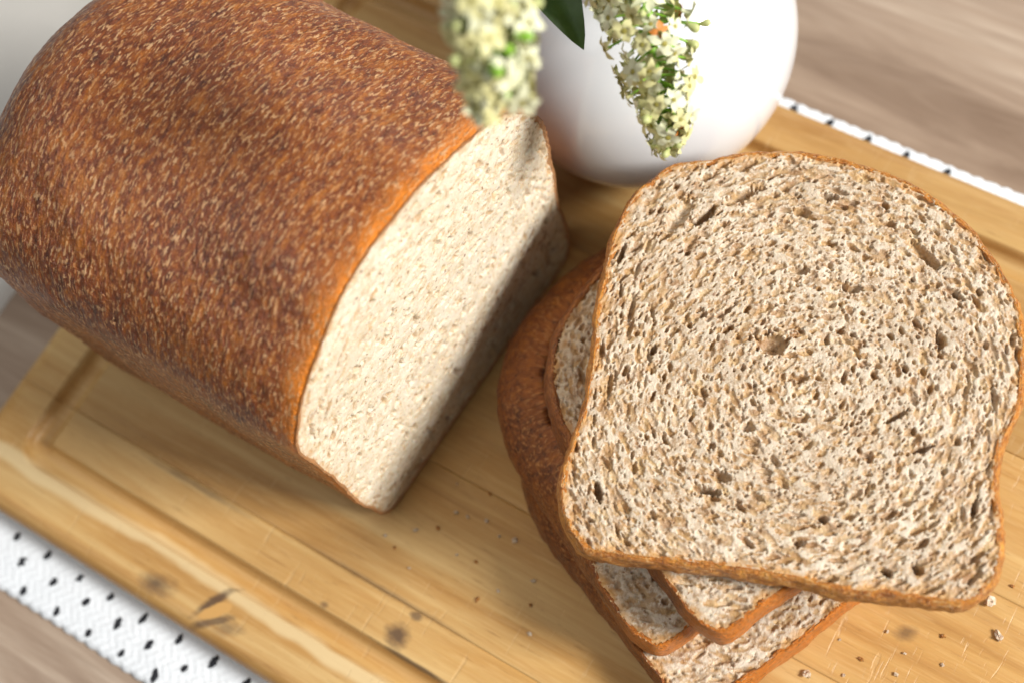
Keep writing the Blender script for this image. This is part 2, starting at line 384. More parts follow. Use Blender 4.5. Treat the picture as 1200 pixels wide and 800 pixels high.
def build_board():
    t = thing('cutting_board', 'honey brown wooden cutting board with a carved juice groove, carrying the bread', 'cutting board')
    seams = [BY0, -8.32, -4.35, -0.2, 3.6, 7.35, BY1]
    xs = np.concatenate([np.arange(BX0, -10.4, 0.07), np.linspace(-10.3, 22.6, 90), np.arange(22.8, BX1 + 0.01, 0.1)])
    xs[-1] = BX1
    for a, b in zip(seams[:-1], seams[1:]):
        ny = int((b - a) / 0.06); ys = np.linspace(a, b, ny)
        X, Y = np.meshgrid(xs, ys, indexing='ij'); Z = board_height(X, Y)
        for e, inner in ((a, a != BY0), (b, b != BY1)):                # eased joint edges
            if inner: Z = Z - 0.009 * sstep(0.10, 0.0, np.abs(Y - e))
        nx = len(xs); V = np.stack([X, np.clip(Y, a + 0.002, b - 0.002), Z], -1).reshape(-1, 3); n = len(V)
        per = np.concatenate([np.arange(nx) * ny, (nx - 1) * ny + np.arange(ny)[1:], (np.arange(nx)[::-1] * ny + ny - 1)[1:], np.arange(ny)[::-1][1:-1]])
        Bt = V[per].copy(); Bt[:, 2] = -1.1
        m = len(per); i = np.arange(m)
        skirt = np.stack([per[(i + 1) % m], per, n + i, n + (i + 1) % m], 1)
        bot = np.arange(n, n + m)[None, ::-1]
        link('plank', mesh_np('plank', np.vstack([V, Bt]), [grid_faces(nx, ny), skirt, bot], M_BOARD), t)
build_board()

# ------------------------------------------------------------------ bread
def carve(xs, ys, pores, seed, depth0=0.0, rough=1.0):
    """height field of an open crumb: hemi-ellipsoid bubbles cut into a rough sheet"""
    X, Y = np.meshgrid(xs, ys, indexing='ij'); dx = xs[1] - xs[0]
    base = rough * (0.018 * fbm(X * 1.5, Y * 1.5, seed, 2) + 0.006 * perlin(X * 6.5, Y * 6.5, seed + 5) + 0.008 * perlin(X * 15, Y * 15, seed + 7))
    W = 0.7 * perlin(X * 5.5, Y * 5.5, seed + 9) + 0.7 * perlin(X * 13, Y * 13, seed + 2)
    H = base.copy(); pore_tint = np.zeros_like(X)
    nx, ny = X.shape
    for (cx, cy, a, b, ang, d, fl) in pores:
        i0, i1 = int((cx - 1.4 * a - xs[0]) / dx), int((cx + 1.4 * a - xs[0]) / dx) + 2
        j0, j1 = int((cy - 1.4 * a - ys[0]) / dx), int((cy + 1.4 * a - ys[0]) / dx) + 2
        i0, j0, i1, j1 = max(i0, 0), max(j0, 0), min(i1, nx), min(j1, ny)
        if i1 - i0 < 2 or j1 - j0 < 2: continue
        x, y = X[i0:i1, j0:j1] - cx, Y[i0:i1, j0:j1] - cy; c, s = math.cos(ang), math.sin(ang)
        r2 = ((c * x + s * y) / a) ** 2 + ((-s * x + c * y) / b) ** 2
        r2 = r2 * (1 + W[i0:i1, j0:j1]); q = np.sqrt(np.clip(1 - r2, 0, 1))
        h = base[i0:i1, j0:j1] * (1 + 0.6 * q) - d * q * (1 + 0.35 * W[i0:i1, j0:j1])
        H[i0:i1, j0:j1] = np.minimum(H[i0:i1, j0:j1], h)
        if fl: pore_tint[i0:i1, j0:j1] = np.maximum(pore_tint[i0:i1, j0:j1], fl * sstep(-0.05, 0.3, 1 - r2))
    return X, Y, H, pore_tint

def make_pores(n_small, n_mid, box, centre, seed, big=(), k=1.0):
    r = np.random.default_rng(seed); out = []
    def flow(x, y):
        return math.atan2(y - centre[1], x - centre[0]) + math.pi / 2
    hx, hy = (box[1] - box[0]) / 2, (box[3] - box[2]) / 2; mx, my = (box[0] + box[1]) / 2, (box[2] + box[3]) / 2
    def near(x, y): return float(np.clip((max(abs(x - mx) / hx, abs(y - my) / hy) - 0.45) / 0.45, 0, 1))
    for i in range(n_small):
        x, y = r.uniform(box[0], box[1]), r.uniform(box[2], box[3]); b = k * (0.020 + 0.022 * r.random() ** 1.6); e = near(x, y)
        out.append((x, y, b * r.uniform(1.0, 1.9 + 1.2 * e), b, flow(x, y) + r.normal() * (0.5 - 0.25 * e), b * r.uniform(1.0, 3.0), 0.2 + 0.6 * r.random()))
    for i in range(n_mid):
        x, y = r.uniform(box[0], box[1]), r.uniform(box[2], box[3]); b = k * (0.026 + 0.060 * r.random() ** 2.6); e = near(x, y)
        out.append((x, y, b * r.uniform(1.1, 2.4 + 1.8 * e), b, flow(x, y) + r.normal() * (0.42 - 0.22 * e), b * (r.uniform(0.35, 0.9) if r.random() < .76 else r.uniform(1.3, 3.0)), r.uniform(.25, 1) ** 0.7))
    for (x, y, a, b, ang, d, fl) in big: out.append((x, y, 1.1 * a, 1.15 * b, math.radians(ang), 1.5 * d, 0.75 * fl))
    return out

def bread_crumb_sheet(outline, step, pores, seed, z_top, inset, rough=1.0):
    lo, hi = outline.min(0) - 0.1, outline.max(0) + 0.1
    xs, ys = np.arange(lo[0], hi[0], step), np.arange(lo[1], hi[1], step)
    X, Y, H, pore_tint = carve(xs, ys, pores, seed, rough=rough)
    sd = inside_dist(X, Y, outline[::2])
    edge = sstep(0.34, 0.04, sd + 0.22 * perlin(X * 2.5, Y * 2.5, seed) + 0.12 * perlin(X * 7, Y * 7, seed))
    keep = sd > inset
    H = H * sstep(inset - 0.02, inset + 0.12, sd)
    F = grid_faces(*X.shape); kf = keep.ravel()[F].all(1); F = F[kf]
    used = np.zeros(X.size, bool); used[F.ravel()] = True
    idx = np.cumsum(used) - 1
    V = np.stack([X.ravel(), Y.ravel(), z_top + H.ravel()], 1)[used]
    return V, idx[F], pore_tint.ravel()[used], edge.ravel()[used]

def slice_crust_mesh(outline, nrm, per, z0, z1, seed, lip=0.12, amp=1.0, bevel=0.0, bulge=0.0):
    """ring of crust: lip on the top face, rounded outer wall, lip below"""
    n = len(outline); s = np.arange(n) / n * per
    ca, sa = np.cos(2 * np.pi * s / per) * per / 6.283, np.sin(2 * np.pi * s / per) * per / 6.283
    lipw = lip * (1 + 0.55 * fbm(ca * 1.6, sa * 1.6, seed, 3))
    lipw = np.clip(lipw, 0.045, None)
    prof = []                                          # (inset, z)
    H = z1 - z0
    for f in (1.0, 0.8, 0.6, 0.4, 0.2, 0.07): prof.append((f, z1 + 0.012 * (1 - f) - (0.06 if f == 1 else 0.012)))
    for t in np.linspace(0.0, 1, 22): prof.append((-0.0, z1 - 0.03 - (H - 0.06) * t))
    for f in (0.1, 0.5, 1.0): prof.append((f, z0))
    rows, uvs, rim = [], [], []
    acc = 0; prev = None
    for k, (f, z) in enumerate(prof):
        tz = min(max((z - z0) / H, 0), 1); off = f * lipw + bevel * (1 - math.sqrt(max(1 - tz ** 2.2, 0)))
        if 6 <= k < 28:
            bump = amp * (0.05 * fbm(ca * 1.1, sa * 1.1, seed + z * 1.1, 3) + 0.04 * fbm(ca * 2.6, sa * 2.6, seed + 3 + z * 2.6, 3) - 0.01)
            bump = bump + bulge * (1 - ((z - (z0 + z1) / 2) / (H / 2)) ** 2) - 0.05 * ((z - (z0 + z1) / 2) / (H / 2)) ** 6
        else:
            bump = amp * (0.045 * fbm(ca * 1.1, sa * 1.1, seed + z * 1.1, 3) + 0.04 * fbm(ca * 2.6, sa * 2.6, seed + 3 + z * 2.6, 3)) - 0.05
        p = outline + nrm * (bump - off)[:, None]
        zz = z + (0.025 * amp * fbm(ca * 2.2 + f * 3, sa * 2.2, seed + 11 + f * 2, 3) if k < 6 else 0)
        rows.append(np.column_stack([p, np.broadcast_to(zz, n)]))
        acc += 0 if prev is None else np.hypot((f - prev[0]) * lip, z - prev[1]); prev = (f, z)
        uvs.append(np.column_stack([s, np.full(n, acc)])); rim.append(np.full(n, [0.30, 0.24, 0.2, 0.2, 0.15, 0.1][k] if k < 6 else (0.12 if k < 8 else 0.0)))
    V = np.stack(rows, 1).reshape(-1, 3); UV = np.stack(uvs, 1).reshape(-1, 2); RM = np.stack(rim, 1).ravel()
    F = grid_faces(n, len(prof), close_x=True)
    return V, F[:, ::-1], UV, RM

def orient_ccw(c):
    a = np.sum(c[:, 0] * np.roll(c[:, 1], -1) - np.roll(c[:, 0], -1) * c[:, 1]); return c if a > 0 else c[::-1].copy()

def bread_slice(label, outline_pts, loc, rot, step, thick, seed, n_small, n_mid, big=(), centre=(0, 5.5), nring=420, bevel=0.0, bv0=1.5, bulge=0.05, dome=False):
    c, per = closed_curve(outline_pts, nring); c = orient_ccw(c); nr = normals2(c)
    t = thing('bread_slice', label, 'bread slice', loc, rot, 'bread slices stacked on the cutting board')
    full = c; bv = bevel * sstep(bv0, bv0 + 3.6, c[:, 1] - 0.5 * c[:, 0] - 2.0)
    c = c - nr * bv[:, None]
    box = (c[:, 0].min(), c[:, 0].max(), c[:, 1].min(), c[:, 1].max())
    pores = make_pores(n_small, n_mid, box, centre, seed, big)
    V, F, pore_tint, edge = bread_crumb_sheet(c, step, pores, seed, thick, 0.085)
    # underside and core, so that the slice is solid
    ci = c - nr * 0.12; k = len(V); m = len(ci)
    Vb = np.vstack([V, np.column_stack([ci, np.full(m, thick - 0.12)]), np.column_stack([ci, np.full(m, 0.012)])])
    i = np.arange(m)
    wall = np.stack([k + i, k + m + i, k + m + (i + 1) % m, k + (i + 1) % m], 1)[:, ::-1]
    bot = np.arange(k + m, k + 2 * m)[None, ::-1]
    z = np.zeros(2 * m)
    link('crumb', mesh_np('crumb', Vb, [F, wall, bot], M_CRUMB, attrs={'pore_tint': np.concatenate([pore_tint, z]), 'edge': np.concatenate([edge, z])}), t)
    V, F, UV, RM = slice_crust_mesh(full, nr, per, 0.0, thick, seed, bevel=bv, bulge=bulge, amp=0.9)
    if dome: RM = np.maximum(RM, 0.85 * np.maximum(sstep(1.6, 0.3, V[:, 1]), sstep(2.5, 4.5, V[:, 0])))     # pan-baked base and side are golden
    link('crust', mesh_np('crust', V, F, M_DOME_CRUST if dome else M_SLICE_CRUST, uv=UV, attrs={'rim': RM}, wrap=per), t)
    return t

TOP = [(-4.42, -0.3), (-4.95, 0.07), (-5.24, 0.57), (-5.42, 1.21), (-5.37, 2.11), (-5.17, 3.28), (-5.18, 4.68), (-5.27, 6.2), (-5.2, 7.85), (-4.83, 9.38), (-3.87, 10.42), (-2.73, 10.76), (-1.63, 11.07), (-0.29, 11.17), (1.17, 10.92), (2.62, 10.37), (3.85, 9.43), (4.74, 8.32), (5.24, 7.2), (5.42, 5.96), (5.36, 4.84), (5.04, 3.81), (4.9, 2.83), (5.1, 1.91), (5.12, 0.88), (4.89, 0.18), (4.35, -0.26), (3.6, -0.31), (2.64, -0.33), (1.58, -0.39), (0.48, -0.26), (-1.12, -0.25), (-2.96, -0.3)]
LOW = [(-4.6, 0.0), (-5.0, 0.35), (-5.2, 1.0), (-5.25, 2.2), (-5.3, 3.6), (-5.35, 5.0), (-5.35, 6.4), (-5.15, 7.8), (-4.5, 9.1), (-3.4, 10.1), (-1.9, 10.75), (-0.2, 11.0), (1.5, 10.85), (3.0, 10.3), (4.2, 9.3), (4.95, 8.0), (5.2, 6.6), (5.2, 5.0), (5.1, 3.4), (5.1, 2.0), (5.1, 0.9), (4.9, 0.3), (4.4, -0.02), (3.0, -0.05), (1.0, 0.03), (-1.5, 0.0), (-3.2, 0.03)]
R = math.radians
BIG = [(-1.96, 9.67, .46, .13, 35, .22, .8), (-2.84, 8.99, .36, .13, 50, .42, .6), (-0.68, 5.62, .36, .24, 8, .24, 1), (-1.81, 1.61, .38, .085, -5, .34, .5), (-1.5, 2.02, .22, .12, -25, .22, .8),
       (2.86, 8.47, .50, .13, -42, .2, 1), (2.48, 4.1, .28, .07, 38, .25, .4), (1.16, 7.33, .17, .10, 30, .22, .5), (-0.37, 9.37, .24, .09, 0, .22, .6), (3.37, 6.22, .2, .1, -75, .25, .4), (3.66, 7.49, .11, .09, 80, .28, 0),
       (3.14, 3.35, .27, .07, 25, .25, .4), (4.44, 2.03, .22, .07, 85, .25, .3), (-3.51, 8.92, .55, .2, 62, .15, .25), (-1.05, 3.35, .16, .1, 10, .18, .5), (-4.45, 1.23, .26, .09, 108, .3, .4), (-3.64, 5.1, .13, .08, 80, .3, 0),
       (-4.84, 7.65, .3, .07, 80, .25, .3), (2.59, 0.21, .14, .09, -30, .25, .2), (3.26, 0.41, .15, .1, -40, .25, .2), (0.49, 0.63, .13, .08, -10, .22, .3), (-4.35, 6.1, .42, .075, 84, .14, .6), (-4.6, 4.0, .36, .07, 95, .13, .5), (1.0, 1.3, .12, .1, 0, .2, .6), (-0.2, 7.7, .22, .1, 5, .2, .8), (0.3, 9.9, .25, .08, -5, .2, .5)]
def deg(az): return R(az)
TH = 1.42
bread_slice('flat top slice of the bread stack, showing its whole round topped crumb face', TOP, (10.493, -3.57, 4.58), (R(0.5), R(0.6), R(20.75)), 0.022, 0.92, 21, 4500, 6200, BIG, centre=(0.2, 4.6), nring=620, bulge=0.09)
def low(label, corner, up_az, z, seed, tilt=(0, 0), sx=1.0, sy=1.0, bevel=0.0, bv0=1.5):
    a = R(up_az - 90); u = (math.cos(a), math.sin(a)); x = corner[0] + 5.15 * sx * u[0]; y = corner[1] + 5.15 * sx * u[1]
    return bread_slice(label, [(sx * p, sy * q) for p, q in LOW], (x, y, z), (tilt[0], tilt[1], a), 0.036, TH, seed, 2600, 3400, bevel=bevel, bv0=bv0, dome=True)
low('slice directly under the top one, its blunt crust corner showing between the others', (9.95, -5.75), 154, 2.90, 33, (0, R(0.3)), sx=0.92, sy=0.93, bevel=0.25)
low('third slice down, its shaded dark crumb corner left of the slice above', (8.55, -6.62), 152, 1.47, 45, sx=0.98, sy=0.98, bevel=1.5, bv0=2.6)
low('lowest slice of the stack, flat on the board with a bright orange lower edge', (10.25, -7.3), 157, 0.03, 57, sx=0.93, sy=0.97, bevel=0.7, bv0=2.8)

def build_loaf():
    t = thing('bread_loaf', 'half wholemeal loaf with glossy speckled brown crust and a pale cut face', 'bread loaf', (0, 0, 0.02))
    pr = [(0.75, 0.0), (0.12, 0.5), (-0.02, 1.3), (-0.22, 3.0), (-0.34, 5.0), (-0.46, 7.0), (-0.28, 8.3), (0.55, 9.5), (1.75, 10.4), (3.5, 11.05), (5.2, 11.08), (6.7, 10.75), (8.05, 10.2), (9.25, 9.3), (10.05, 8.0), (10.25, 6.6), (10.15, 4.9), (10.0, 3.0), (10.05, 1.2), (9.9, 0.45), (9.3, 0.0), (6.5, 0.02), (3.5, 0.02)]
    N = 820; c, per = closed_curve(pr, N)
    c = orient_ccw(c); nr = normals2(c); s = np.arange(N) / N * per
    # seam at the underside
    k0 = int(np.argmin(np.abs(c[:, 0] - 5) + 5 * np.abs(c[:, 1]))); c = np.roll(c, -k0, 0); nr = np.roll(nr, -k0, 0)
    XF = lambda w_: -0.39 + 0.0535 * w_
    ts = np.concatenate([np.arange(0, 8.9, 0.05), 8.9 + 3.9 * np.sin(np.linspace(0, np.pi / 2, 90))])
    mid = np.array([4.9, 5.2])
    rows, uvs, rim = [], [], []
    def disp(x, cc, ss, tt):
        th = np.stack([cc[:, 0] * 0.5, cc[:, 1] * 0.5], 1)
        d = 0.15 * fbm(th[:, 0] * 0.7, th[:, 1] * 0.7, tt * 0.3, 2) + 0.020 * fbm(ss * 1.6, tt * 3.4, 4.2, 3) + 0.016 * perlin(ss * 4.2, tt * 9.5, 8.1) + 0.008 * perlin(ss * 9, tt * 12, 2.2)
        return d * sstep(0.0, 1.0, cc[:, 1]) 
    # the ring of crust seen edge-on in the cut
    lipw = np.clip(0.16 * (1 + 0.5 * fbm(c[:, 0] * 1.3, c[:, 1] * 1.3, 3.0, 3)), 0.07, None)
    d0 = disp(0, c, s, 0.0)
    for f in (1.0, 0.66, 0.33, 0.08):
        p = c + nr * (d0 - f * lipw)[:, None]
        x = XF(p[:, 0]) + 0.02 * perlin(p[:, 0] * 5, p[:, 1] * 5, f) + (-0.08 if f == 1.0 else 0.015)
        rows.append(np.column_stack([x, p[:, 0] - 6.63, p[:, 1]])); uvs.append(np.column_stack([s, np.full(N, 0.3 * f)])); rim.append(np.full(N, 0.75 + 0.1 * f))
    for tt in ts:
        if tt <= 8.9: q = 1.0
        else:
            g = (tt - 8.9) / 3.9; q = max(1e-3, (1 - g ** 3.2)) ** (1 / 2.6)
        b = math.sin(min(tt, 11) / 11 * math.pi * 0.62)
        cc = c.copy(); cc[:, 0] = np.where(cc[:, 0] > 5, 5 + (cc[:, 0] - 5) * (1 + 0.10 * b), cc[:, 0]); cc[:, 1] = cc[:, 1] * (1 + 0.02 * b * sstep(5, 9, cc[:, 1]))
        base = np.array([4.9, 4.0]) if tt > 8.9 else mid
        cc = base + (cc - base) * q if tt > 8.9 else cc
        d = disp(0, c, s, tt)
        if tt < 0.12: d = d - 0.05 * (1 - tt / 0.12)
        p = cc + nr * (d * min(1, q * 2))[:, None]
        x = -tt + XF(p[:, 0]) * max(0, 1 - tt / 8)
        p[:, 1] = np.maximum(p[:, 1], 0)
        rows.append(np.column_stack([np.broadcast_to(x, N), p[:, 0] - 6.63, p[:, 1]])); uvs.append(np.column_stack([s, np.full(N, -tt)]))
        rm = 1.25 * math.exp(-(tt / 0.42) ** 1.6)  # orange glow of light through the cut crust, painted into its colour
        rim.append(np.clip(rm * (1 + 0.8 * perlin(s * 1.5, tt * 2, 6.0)), 0, 1))
    TN = np.zeros((N, len(rows))); TN[:, :4] = [0.75, 0.7, 0.6, 0.35]
    V = np.stack(rows, 1).reshape(-1, 3); UV = np.stack(uvs, 1).reshape(-1, 2); RM = np.stack(rim, 1).ravel()
    m = len(rows); F = grid_faces(N, m, close_x=True)
    cap = (np.arange(N) * m + m - 1)[None, :]
    link('crust', mesh_np('crust', V, [F[:, ::-1], cap], M_CRUST, uv=UV, attrs={'rim': RM, 'tan': TN.ravel()}), t)
    # cut face
    cl = c + nr * d0[:, None]
    box = (cl[:, 0].min(), cl[:, 0].max(), cl[:, 1].min(), cl[:, 1].max())
    pores = make_pores(1400, 1500, box, (4.9, 4.6), 71, k=1.0, big=[(x_, y_, a_, 0.6 * a_, t_, 0.2, 1.25) for x_, y_, a_, t_ in zip(np.random.default_rng(2).uniform(0.3, 9.6, 120), np.random.default_rng(3).uniform(0.6, 10.3, 120), np.random.default_rng(5).uniform(0.07, 0.17, 120), np.random.default_rng(6).uniform(0, 180, 120))])
    P, F, pore_tint, edge = bread_crumb_sheet(cl, 0.034, pores, 71, 0.0, 0.05, rough=0.9)
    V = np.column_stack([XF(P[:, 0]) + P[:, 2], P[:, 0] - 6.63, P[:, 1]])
    link('crumb', mesh_np('crumb', V, F, M_CRUMB_FACE, attrs={'pore_tint': pore_tint * 0.75, 'edge': edge * 0.6}), t)
build_loaf()

# ------------------------------------------------------------------ vase with drooping sprigs
VX, VY = -0.16, 8.83
def build_vase():
    prof = [(0.0, 0.0), (2.0, 0.0), (2.25, 0.06), (2.5, 0.25)]
    a0 = math.asin((4.3 - 0.35) / 4.52)
    for a in np.linspace(-a0 + 0.03, math.radians(64), 40): prof.append((4.52 * math.cos(a), 4.32 + 4.52 * math.sin(a)))
    prof += [(1.72, 8.75), (1.60, 9.3), (1.58, 9.9), (1.68, 10.4), (1.9, 10.8), (1.98, 10.92), (1.92, 11.0), (1.8, 10.95), (1.55, 10.4), (1.45, 9.6), (1.55, 8.8), (2.6, 7.9), (3.9, 6.0), (4.2, 4.3), (3.6, 2.2), (2.0, 0.6), (0, 0.5)]
    p = np.array(prof); n = 128; th = np.linspace(0, 2 * np.pi, n, endpoint=False)
    V = np.stack([np.outer(np.cos(th), p[:, 0]), np.outer(np.sin(th), p[:, 0]), np.broadcast_to(p[:, 1], (n, len(p)))], -1).reshape(-1, 3)
    o = link('vase', mesh_np('vase', V, grid_faces(n, len(p), close_x=True), M_VASE), None, (VX, VY, 0.02))
    tag(o, 'round white glazed ceramic vase standing on the board behind the loaf', 'vase')
build_vase()

def tube(path, rad, n=8):
    path = np.asarray(path, float); m = len(path)
    t = np.gradient(path, axis=0); t /= np.linalg.norm(t, axis=1)[:, None]
    ref = np.array([0.3, 0.2, 1.0]); a = np.cross(t, ref); a /= np.linalg.norm(a, axis=1)[:, None]; b = np.cross(t, a)
    th = np.linspace(0, 2 * np.pi, n, endpoint=False)
    V = path[None] + (np.cos(th)[:, None, None] * a[None] + np.sin(th)[:, None, None] * b[None]) * np.broadcast_to(rad, m)[None, :, None]
    return V.reshape(-1, 3), grid_faces(n, m, close_x=True)
def spline(pts, n):
    p = np.asarray(pts, float); p = np.vstack([2 * p[0] - p[1], p, 2 * p[-1] - p[-2]]); out = []
    for u in np.linspace(0, len(p) - 3 - 1e-6, n):
        i = int(u); t = u - i; a, b, c, d = p[i:i + 4]
        out.append(0.5 * (2 * b + (c - a) * t + (2 * a - 5 * b + 4 * c - d) * t * t + (3 * b - a - 3 * c + d) * t ** 3))
    return np.array(out)

def blossom_mesh(seed, mats):
    """small trumpet floret: short tube, five rounded reflexed petals, dark throat"""
    r = np.random.default_rng(seed); V, F, fm = [], [], []; nf = 0
    v, f = tube([(0, 0, -0.16), (0, 0, -0.08), (0, 0, 0.0)], [0.028, 0.04, 0.06], 8); V.append(v); F.append(f); fm += [0] * len(f); nf += len(v)
    for k in range(5):
        a = k * 2 * np.pi / 5 + r.normal() * 0.08; ln = 0.23 * r.uniform(0.8, 1.2); lift = r.uniform(-0.4, 1.6); pts = []
        for s in np.linspace(0, 1, 5):
            wd = 0.022 + 0.062 * math.sin(math.pi * min(s * 0.9 + 0.05, 1)); z = 0.10 * lift * s - 0.12 * s * s + 0.02 * r.normal() * s
            for q in (-1, -.5, 0, .5, 1):
                e = 0.02 * (q * q) * s; x, y = 0.045 + ln * s - 0.03 * q * q * s, wd * q * (1 if s < 1 else 0.7)
                pts.append((x * math.cos(a) - y * math.sin(a), x * math.sin(a) + y * math.cos(a), z + e))
        V.append(np.array(pts)); f = grid_faces(5, 5); F.append(f + nf); fm += [0] * len(f); nf += 25
    th = np.linspace(0, 2 * np.pi, 8, endpoint=False)
    V.append(np.vstack([np.column_stack([0.055 * np.cos(th), 0.055 * np.sin(th), np.full(8, 0.012)]), [[0, 0, 0.03]]]))
    f = np.array([[nf + i, nf + (i + 1) % 8, nf + 8, nf + 8] for i in range(8)])[:, :3]
    return mesh_np('blossom', np.vstack(V), [np.vstack(F), f], mats, fmat=fm + [1] * 8)
def bud_mesh(seed, mat):
    r = np.random.default_rng(seed); p = np.array([(0, -0.1), (0.03, -0.09), (0.055, -0.02), (0.085, 0.05), (0.09, 0.11), (0.06, 0.16), (0, 0.18)]); n = 8
    th = np.linspace(0, 2 * np.pi, n, endpoint=False)
    rr = p[:, 0][None] * (1 + 0.12 * np.cos(4 * th))[:, None]
    V = np.stack([np.cos(th)[:, None] * rr, np.sin(th)[:, None] * rr, np.broadcast_to(p[:, 1], rr.shape)], -1).reshape(-1, 3)
    return mesh_np('flower_bud', V, grid_faces(n, len(p), close_x=True), mat)
BLOS = [blossom_mesh(k, [M_PETAL if k % 2 else M_PETAL2, M_EYE]) for k in range(6)]
RUST = [blossom_mesh(20 + k, [M_RUST, M_EYE]) for k in range(2)]
BUDS = [bud_mesh(k, M_BUD) for k in range(3)]
GRN = bud_mesh(9, M_GREEN)

def clothe(t, path, t0, rad0, rad1, count, seed, scale=1.0, rust=0.05):
    """florets on short stalks all round a stem path"""
    r = random.Random(seed); n = len(path)
    sv, sf = [], []; nv = 0
    for i in range(count):
        u = t0 + (1 - t0) * (i + r.random()) / count; k = min(int(u * (n - 1)), n - 2); fr = u * (n - 1) - k
        p = Vector(path[k] * (1 - fr) + path[k + 1] * fr); tan = Vector(path[k + 1] - path[k]).normalized()
        a = i * 2.39996 + r.uniform(-0.5, 0.5)
        e1 = tan.orthogonal().normalized(); e2 = tan.cross(e1)
        out = (e1 * math.cos(a) + e2 * math.sin(a) + tan * r.uniform(0.0, 0.7)).normalized()
        rad = (rad0 + (rad1 - rad0) * (u - t0) / (1 - t0)) * r.uniform(0.45, 1.1)
        q = p + out * rad
        v, f = tube([p, p + out * rad * 0.5 + tan * -0.03, q - out * 0.05], [0.035, 0.028, 0.03], 5)
        sv.append(v); sf.append(f + nv); nv += len(v)
        x = r.random()
        me = r.choice(BLOS) if x < 0.80 else r.choice(BUDS) if x < 0.90 else GRN if x < 1 - rust else r.choice(RUST)
        nm = 'blossom' if me.name.startswith('blossom') else 'flower_bud'
        o = link(nm, me, t); s = scale * r.uniform(0.85, 1.25)
        o.location = q * S; o.scale = (s, s, s)
        o.rotation_euler = (out + Vector((r.uniform(-.4, .4), r.uniform(-.4, .4), r.uniform(-.4, .4)))).to_track_quat('Z', 'Y').to_euler()
    if sv: link('flower_stalk', mesh_np('flower_stalk', np.vstack(sv), np.vstack(sf), M_GREEN), t)['kind'] = 'stuff'

CAM = np.array([13.778, -11.145, 39.179])
def nearer(pts, k, keep=2):
    return [p if i < keep else tuple(CAM + (np.array(p) - CAM) * k) for i, p in enumerate(pts)]
def sprig(label, pts, t0, rad0, rad1, count, seed, scale, rust=0.05):
    t = thing('flower_sprig', label, 'flower sprig', (0, 0, 0), group='flower sprigs in the white vase')
    path = spline(pts, 60); v, f = tube(path, np.linspace(0.17, 0.08, 60), 8)
    link('stem', mesh_np('stem', v, f, M_GREEN), t); clothe(t, path, t0, rad0, rad1, count, seed, scale, rust)
    return t, path
inside = (VX - 0.3, VY + 0.4, 5.0)
s1, p1 = sprig('sharper drooping sprig of small cream blossoms hanging in front of the white vase', nearer([inside, (VX - 0.4, VY + 0.2, 9.0), (-0.5, 9.1, 11.3), (0.57, 7.58, 11.0), (1.78, 6.44, 10.5), (2.61, 5.31, 9.92), (3.3, 4.45, 9.33), (3.85, 3.75, 8.6)], 0.98, 3), 0.50, 1.55, 0.36, 125, 3, 1.15)
path = spline(nearer([(-0.2, 8.2, 11.2), (0.1, 6.7, 11.0), (0.75, 6.2, 10.7), (1.35, 5.75, 10.2)], 0.98, 0), 20)
v, f = tube(path, np.linspace(0.08, 0.05, 20), 8); link('side_stem', mesh_np('side_stem', v, f, M_GREEN), s1); clothe(s1, path, 0.3, 0.75, 0.35, 40, 8, 1.15)
s2, p2 = sprig('blurred pale sprig hanging closest to the camera, over the corner of the loaf', nearer([inside, (VX - 0.5, VY - 0.2, 9.6), (-0.9, 7.6, 13.6), (0.2, 4.6, 16.2), (1.30, 1.85, 16.9), (1.83, 0.92, 16.6), (2.25, 0.2, 16.15), (2.52, -0.42, 15.7)], 0.99, 3), 0.56, 0.95, 0.36, 90, 14, 1.35, rust=0.0)
path = spline(nearer([(1.3, 1.9, 16.8), (2.0, 1.6, 16.5), (2.5, 1.0, 16.1), (2.95, 0.1, 15.5)], 0.99, 0), 20)
v, f = tube(path, np.linspace(0.06, 0.04, 20), 8); link('side_stem', mesh_np('side_stem', v, f, M_GREEN), s2); clothe(s2, path, 0.3, 0.35, 0.2, 26, 5, 1.25, rust=0.0)
def leaf(parent, pts, width):
    path = spline(pts, 22); t = np.gradient(path, axis=0); t /= np.linalg.norm(t, axis=1)[:, None]
    up = np.array([0.15, -0.2, 1.0]); side = np.cross(t, up); side /= np.linalg.norm(side, axis=1)[:, None]; nn = np.cross(side, t)
    rows = []
    for q in np.linspace(-1, 1, 9):
        u = np.linspace(0, 1, 22); wd = width * np.sin(np.pi * u ** 0.75) ** 0.8 + 0.01
        rows.append(path + side * (q * wd)[:, None] + nn * (0.28 * wd * abs(q) + 0.03 * np.sin(u * 30) * abs(q))[:, None])
    V = np.stack(rows, 0).reshape(-1, 3); V2 = V - np.array([0, 0, 0.025])
    F = grid_faces(9, 22); n = len(V)
    link('leaf', mesh_np('leaf', np.vstack([V, V2]), [F, F[:, ::-1] + n], M_LEAF), parent)
leaf(s1, [(-0.45, 8.95, 11.25), (-1.3, 7.3, 11.4), (-0.6, 5.9, 10.7), (0.88, 4.85, 9.52)], 1.0)

# ------------------------------------------------------------------ napkin at the far end of the table
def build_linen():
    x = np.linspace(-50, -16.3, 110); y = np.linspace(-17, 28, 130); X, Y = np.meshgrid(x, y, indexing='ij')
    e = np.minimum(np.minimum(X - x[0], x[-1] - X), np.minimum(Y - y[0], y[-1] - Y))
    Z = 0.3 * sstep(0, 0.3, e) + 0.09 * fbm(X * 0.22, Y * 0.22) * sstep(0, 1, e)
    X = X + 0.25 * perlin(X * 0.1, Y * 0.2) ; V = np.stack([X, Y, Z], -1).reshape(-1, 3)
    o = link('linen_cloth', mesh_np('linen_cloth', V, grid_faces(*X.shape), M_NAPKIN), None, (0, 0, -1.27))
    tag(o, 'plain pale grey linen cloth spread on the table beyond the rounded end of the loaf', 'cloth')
build_linen()

